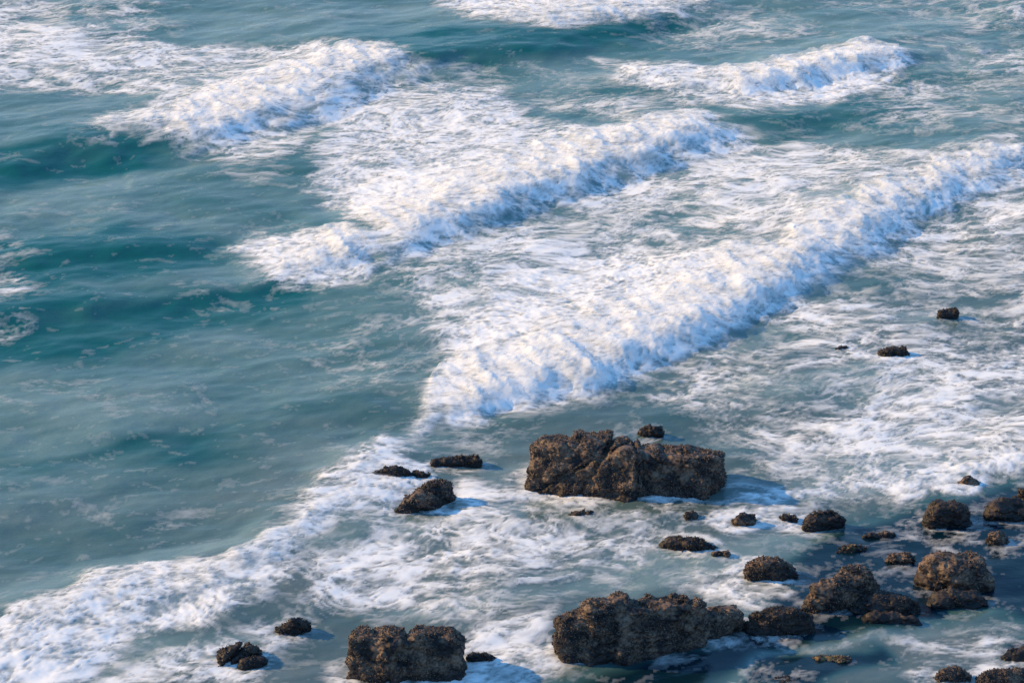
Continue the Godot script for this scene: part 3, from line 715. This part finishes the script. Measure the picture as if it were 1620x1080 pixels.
func rock_task(k: int) -> void:
	var spec: Array = rock_specs[k]
	var sd: float = spec[3]
	var off := Vector3(sd * 17.3, sd * 5.1, sd * 9.7)
	var lo := Vector3(1e9, -0.30, 1e9)
	var hi := Vector3(-1e9, 0.0, -1e9)
	var blocks: Array = []
	var rng := RandomNumberGenerator.new()
	rng.seed = 400 + spec[3]
	for b in spec[4]:
		var c: Vector2 = b[0]
		var s: Vector3 = b[1]
		lo.x = minf(lo.x, c.x - s.x * 0.6 - 0.2); hi.x = maxf(hi.x, c.x + s.x * 0.6 + 0.2)
		lo.z = minf(lo.z, c.y - s.z * 0.6 - s.x * 0.15 - 0.2); hi.z = maxf(hi.z, c.y + s.z * 0.6 + s.x * 0.15 + 0.2)
		hi.y = maxf(hi.y, s.y + 0.25)
		var bas := Basis(Vector3.UP, b[2]) * Basis(Vector3.BACK, -b[3]) * Basis(Vector3.RIGHT, b[4])
		var cuts: Array = []
		var half := Vector3(s.x * 0.54, s.y * 0.54 + 0.25, s.z * 0.54)
		for i in 9:
			var a := rng.randf() * TAU
			var nn := Vector3(cos(a), rng.randf_range(-0.1, 1.4), sin(a)).normalized()
			cuts.append(Plane(nn, (absf(nn.x) * half.x + absf(nn.y) * half.y + absf(nn.z) * half.z) * rng.randf_range(0.66 if b[6] < 0.73 else 0.74, 0.94)))
		blocks.append([Vector3(c.x, s.y * 0.5 - 0.25, c.y), bas.inverse(), half, minf(b[5] * 1.5, 0.8 * minf(half.x, minf(half.y, half.z))), b[6], cuts])
	var size := hi - lo
	var cell := clampf(pow(size.x * size.y * size.z, 1.0 / 3.0) / 52.0, 0.016, 0.027)
	var nx := int(size.x / cell) + 2
	var ny := int(size.y / cell) + 2
	var nzz := int(size.z / cell) + 2
	var rough: float = 0.55 + 0.45 * spec[2]
	var big := clampf(size.y * 0.10, 0.04, 0.10)
	var f := PackedFloat32Array(); f.resize(nx * ny * nzz)
	for iz in nzz:
		for iy in ny:
			for ix in nx:
				var p := lo + Vector3(ix, iy, iz) * cell
				var dd := 1e9
				for b in blocks:
					var q: Vector3 = b[1] * (p - b[0])
					var half: Vector3 = b[2]
					var rr: float = b[3]
					var tp := lerpf(1.0, b[4], clampf((q.y + half.y) / (half.y * 2.0), 0.0, 1.1))
					var e := Vector3(absf(q.x) / tp, absf(q.y), absf(q.z) / tp) - half + Vector3(rr, rr, rr)
					var e1 := (Vector3(maxf(e.x, 0.0), maxf(e.y, 0.0), maxf(e.z, 0.0)).length() + minf(maxf(e.x, maxf(e.y, e.z)), 0.0) - rr) * 0.9
					if b[4] < 0.73:
						# the rounded ones: a swollen box
						var rad := half * Vector3(0.97, 1.04, 0.97)
						var g := Vector3(pow(absf(q.x) / rad.x, 1.25), pow(absf(q.y) / rad.y, 1.25), pow(absf(q.z) / rad.z, 1.25))
						var k0 := g.length()
						var k1 := Vector3(g.x / rad.x, g.y / rad.y, g.z / rad.z).length() * 1.25
						e1 = k0 * (k0 - 1.0) / maxf(k1, 0.3)
					for cu in b[5]:
						e1 = maxf(e1, (cu as Plane).distance_to(q))
					if dd > 1e8: dd = e1
					else:
						var hh := clampf(0.5 + 0.5 * (e1 - dd) / 0.05, 0.0, 1.0)
						dd = lerpf(e1, dd, hh) - 0.05 * hh * (1.0 - hh)
				if dd < 0.4 and dd > -0.4:
					var w := p + off
					dd += big * n_fbm.get_noise_3d(w.x, w.y * 1.3, w.z) * 1.05
					for g in spec[5]:
						var gp := Vector2(p.x - g[0].x, p.z - g[0].y)
						var side: float = gp.x * sin(g[1]) - (p.y * 0.9 - gp.y * 0.5) * cos(g[1]) + 0.05 * n_grit.get_noise_3d(w.x * 0.3, w.y * 0.3, w.z * 0.3)
						dd += g[3] * exp(-(side * side) / (g[2] * g[2]))
					var rgh := rough * smoothstep(-0.25, 0.25, n_tone.get_noise_3d(w.z * 0.6, w.x * 0.6, w.y * 0.6) + 0.06)
					dd += rgh * 0.034 * (n_cell.get_noise_3d(w.x, w.y, w.z) + 0.45) + (0.014 + 0.022 * rgh) * n_grit.get_noise_3d(w.x, w.y, w.z) + 0.065 * absf(n_crack.get_noise_3d(w.x, w.y * 2.2 + w.x * 0.5, w.z)) - 0.012
				f[(iz * ny + iy) * nx + ix] = dd
	# surface nets
	var vid := PackedInt32Array(); vid.resize(f.size()); vid.fill(-1)
	var vp := PackedVector3Array()
	var vn := PackedVector3Array()
	var sx := 1
	var sy := nx
	var sz := nx * ny
	var corner := [0, sx, sy, sx + sy, sz, sx + sz, sy + sz, sx + sy + sz]
	var ends := [[0, 1], [2, 3], [4, 5], [6, 7], [0, 2], [1, 3], [4, 6], [5, 7], [0, 4], [1, 5], [2, 6], [3, 7]]
	for iz in nzz - 1:
		for iy in ny - 1:
			for ix in nx - 1:
				var o := (iz * ny + iy) * nx + ix
				var neg := 0
				for c in 8:
					if f[o + corner[c]] < 0.0: neg += 1
				if neg == 0 or neg == 8: continue
				var sum := Vector3.ZERO
				var cnt := 0
				for e in ends:
					var a := f[o + corner[e[0]]]
					var b := f[o + corner[e[1]]]
					if (a < 0.0) == (b < 0.0): continue
					var t := a / (a - b)
					var pa := Vector3(e[0] & 1, (e[0] >> 1) & 1, e[0] >> 2)
					var pb := Vector3(e[1] & 1, (e[1] >> 1) & 1, e[1] >> 2)
					sum += pa.lerp(pb, t)
					cnt += 1
				vid[o] = vp.size()
				vp.append(lo + (Vector3(ix, iy, iz) + sum / cnt) * cell)
				vn.append(Vector3(f[o + sx] + f[o + sx + sy] + f[o + sx + sz] + f[o + 7 * 0 + sx + sy + sz] - f[o] - f[o + sy] - f[o + sz] - f[o + sy + sz],
					f[o + sy] + f[o + sx + sy] + f[o + sy + sz] + f[o + sx + sy + sz] - f[o] - f[o + sx] - f[o + sz] - f[o + sx + sz],
					f[o + sz] + f[o + sx + sz] + f[o + sy + sz] + f[o + sx + sy + sz] - f[o] - f[o + sx] - f[o + sy] - f[o + sx + sy]).normalized())
	var vi := PackedInt32Array()
	var st := [sx, sy, sz]
	for iz in range(1, nzz - 1):
		for iy in range(1, ny - 1):
			for ix in range(1, nx - 1):
				var o := (iz * ny + iy) * nx + ix
				var a := f[o] < 0.0
				for ax in 3:
					if a == (f[o + st[ax]] < 0.0): continue
					var s1: int = st[(ax + 1) % 3]
					var s2: int = st[(ax + 2) % 3]
					var q0 := vid[o]
					var q1 := vid[o - s1]
					var q2 := vid[o - s1 - s2]
					var q3 := vid[o - s2]
					if q0 < 0 or q1 < 0 or q2 < 0 or q3 < 0: continue
					if a: vi.append_array(PackedInt32Array([q0, q2, q1, q0, q3, q2]))
					else: vi.append_array(PackedInt32Array([q0, q1, q2, q0, q2, q3]))
	var vc := PackedColorArray(); vc.resize(vp.size())
	var dark: float = 0.72 if dark_ones.has(spec[3]) else 0.0
	var black := Color(0.014, 0.013, 0.015)
	var brown := Color(0.132, 0.086, 0.060)
	var tan := Color(0.26, 0.182, 0.128)
	for i in vp.size():
		var p := vp[i]
		var w := p + off
		var m := clampf(0.45 + 0.75 * n_tone.get_noise_3d(w.x, w.y, w.z) + 0.55 * n_grit.get_noise_3d(w.x * 1.5, w.y * 1.5, w.z * 1.5), 0.0, 1.0)
		var c := black.lerp(brown, smoothstep(0.12, 0.72, m)).lerp(tan, smoothstep(0.55, 1.0, m) * 0.6)
		if weedy.has(spec[3]): c = c.lerp(Color(0.200, 0.130, 0.035), 0.75 * smoothstep(0.35, 0.8, m))
		var damp := 1.0 - smoothstep(0.03, minf(0.22, hi.y * 0.28), p.y + 0.10 * n_tone.get_noise_3d(w.x * 2.0, 0.0, w.z * 2.0))
		c = c.lerp(black, clampf(damp * 0.8 + dark, 0.0, 1.0))
		vc[i] = c.linear_to_srgb()
	# places for mussels
	var xf: Array = []
	var tones: Array = []
	var density: float = 1300.0 * spec[2]
	for t in range(0, vi.size(), 3):
		var a := vp[vi[t]]
		var b := vp[vi[t + 1]]
		var c := vp[vi[t + 2]]
		if a.y < 0.0: continue
		var area := (b - a).cross(c - a).length() * 0.5
		var w := a + off
		var here := density * area * smoothstep(-0.15, 0.25, n_tone.get_noise_3d(w.z * 0.6, w.x * 0.6, w.y * 0.6) + 0.06)
		if rng.randf() > here: continue
		var nn := vn[vi[t]]
		var dir := (nn + Vector3(rng.randf_range(-1, 1), rng.randf_range(-1, 1), rng.randf_range(-1, 1)) * 0.85).normalized()
		var sc := rng.randf_range(0.40, 0.75)
		var side := dir.cross(Vector3(rng.randf_range(-1, 1), rng.randf_range(-1, 1), rng.randf_range(-1, 1))).normalized()
		xf.append(Transform3D(Basis(side, dir, side.cross(dir)).scaled_local(Vector3(sc, sc * rng.randf_range(0.8, 1.3), sc)), (a + b + c) / 3.0 - nn * 0.010))
		var r := rng.randf()
		var tone := Color(0.022, 0.022, 0.030)
		if r > 0.45: tone = Color(0.105, 0.068, 0.048)
		if r > 0.74: tone = Color(0.185, 0.126, 0.088)
		if r > 0.93: tone = Color(0.24, 0.20, 0.16)
		tones.append(tone * rng.randf_range(0.75, 1.25) * (1.0 - 0.75 * dark))
	rock_out[k] = [vp, vn, vc, vi, xf, tones]

func mussel_mesh() -> ArrayMesh:
	# one shell: a pointed teardrop standing on its narrow end
	var st := SurfaceTool.new()
	st.begin(Mesh.PRIMITIVE_TRIANGLES)
	var rings := [[0.0, 0.004, 0.003], [0.018, 0.013, 0.009], [0.040, 0.017, 0.010], [0.054, 0.009, 0.005]]
	var pts: Array = []
	for r in rings:
		var row: Array = []
		for i in 5:
			var a := TAU * i / 5
			row.append(Vector3(cos(a) * r[1], r[0], sin(a) * r[2]))
		pts.append(row)
	for j in 3:
		for i in 5:
			var k := (i + 1) % 5
			for v in [pts[j][i], pts[j][k], pts[j + 1][i], pts[j][k], pts[j + 1][k], pts[j + 1][i]]: st.add_vertex(v)
	for i in 5:
		for v in [pts[3][i], pts[3][(i + 1) % 5], Vector3(0, 0.058, 0)]: st.add_vertex(v)
	st.generate_normals()
	return st.commit()

func plan_rocks() -> void:
	for r in rock_list():
		var blocks: Array = []
		for b in r[4]:
			blocks.append(b)
		var wsh: float = r[6]
		if wsh > 0.0 or not ([6, 8, 17, 18, 26, 29].has(r[3])):
			wsh = maxf(wsh, 0.40)
			for b in blocks:
				wash.append([b[0].x - 0.24, b[0].y - 0.05, b[1].x * 0.5 + 0.34, b[1].z * 0.5 + 0.46, wsh])
		rock_specs.append(r)

func build_rocks() -> void:
	var t0 := Time.get_ticks_msec()
	n_fbm = noise(FastNoiseLite.TYPE_SIMPLEX_SMOOTH, 31, 1.5, 3)
	n_cell = cells(32, 9.0, FastNoiseLite.RETURN_DISTANCE)
	n_grit = noise(FastNoiseLite.TYPE_SIMPLEX_SMOOTH, 33, 11.0, 2)
	n_crack = noise(FastNoiseLite.TYPE_SIMPLEX_SMOOTH, 35, 1.9, 3)
	n_crack.fractal_type = FastNoiseLite.FRACTAL_RIDGED
	n_tone = noise(FastNoiseLite.TYPE_SIMPLEX_SMOOTH, 34, 2.6, 3)
	rock_out.resize(rock_specs.size())
	run_rows(rock_task, rock_specs.size())
	var rm := StandardMaterial3D.new()
	rm.vertex_color_use_as_albedo = true
	rm.vertex_color_is_srgb = true
	rm.roughness = 0.62
	rm.metallic_specular = 0.4
	var mm := StandardMaterial3D.new()
	mm.vertex_color_use_as_albedo = true
	mm.roughness = 0.5
	mm.metallic_specular = 0.45
	var shell := mussel_mesh()
	var taken := {}
	var tris := 0
	var shells := 0
	for k in rock_specs.size():
		var spec: Array = rock_specs[k]
		var o: Array = rock_out[k]
		var base := Vector3(spec[4][0][0].x, 0.0, spec[4][0][0].y)
		var root := Node3D.new()
		var nm: String = spec[0]
		taken[nm] = taken.get(nm, -1) + 1
		root.name = nm if taken[nm] == 0 else "%s_%03d" % [nm, taken[nm]]
		root.position = base
		root.set_meta("label", spec[1])
		root.set_meta("category", "rock")
		root.set_meta("group", "rocks standing in the surf")
		add_child(root, true)
		var vp: PackedVector3Array = o[0]
		for i in vp.size(): vp[i] -= base
		var ar := []
		ar.resize(Mesh.ARRAY_MAX)
		ar[Mesh.ARRAY_VERTEX] = vp
		ar[Mesh.ARRAY_NORMAL] = o[1]
		ar[Mesh.ARRAY_COLOR] = o[2]
		ar[Mesh.ARRAY_INDEX] = o[3]
		tris += o[3].size() / 3
		var me := ArrayMesh.new()
		me.add_surface_from_arrays(Mesh.PRIMITIVE_TRIANGLES, ar)
		var body := MeshInstance3D.new()
		body.name = "rock_face"
		body.mesh = me
		body.material_override = rm
		root.add_child(body, true)
		if o[4].size() > 0:
			var mul := MultiMesh.new()
			mul.transform_format = MultiMesh.TRANSFORM_3D
			mul.use_colors = true
			mul.mesh = shell
			mul.instance_count = o[4].size()
			for i in o[4].size():
				var t: Transform3D = o[4][i]
				t.origin -= base
				mul.set_instance_transform(i, t)
				mul.set_instance_color(i, o[5][i])
			shells += o[4].size()
			var mi := MultiMeshInstance3D.new()
			mi.name = "mussel_crust"
			mi.multimesh = mul
			mi.material_override = mm
			mi.set_meta("kind", "stuff")
			root.add_child(mi, true)
	print("rock triangles ", tris, " shells ", shells, "  ", Time.get_ticks_msec() - t0)
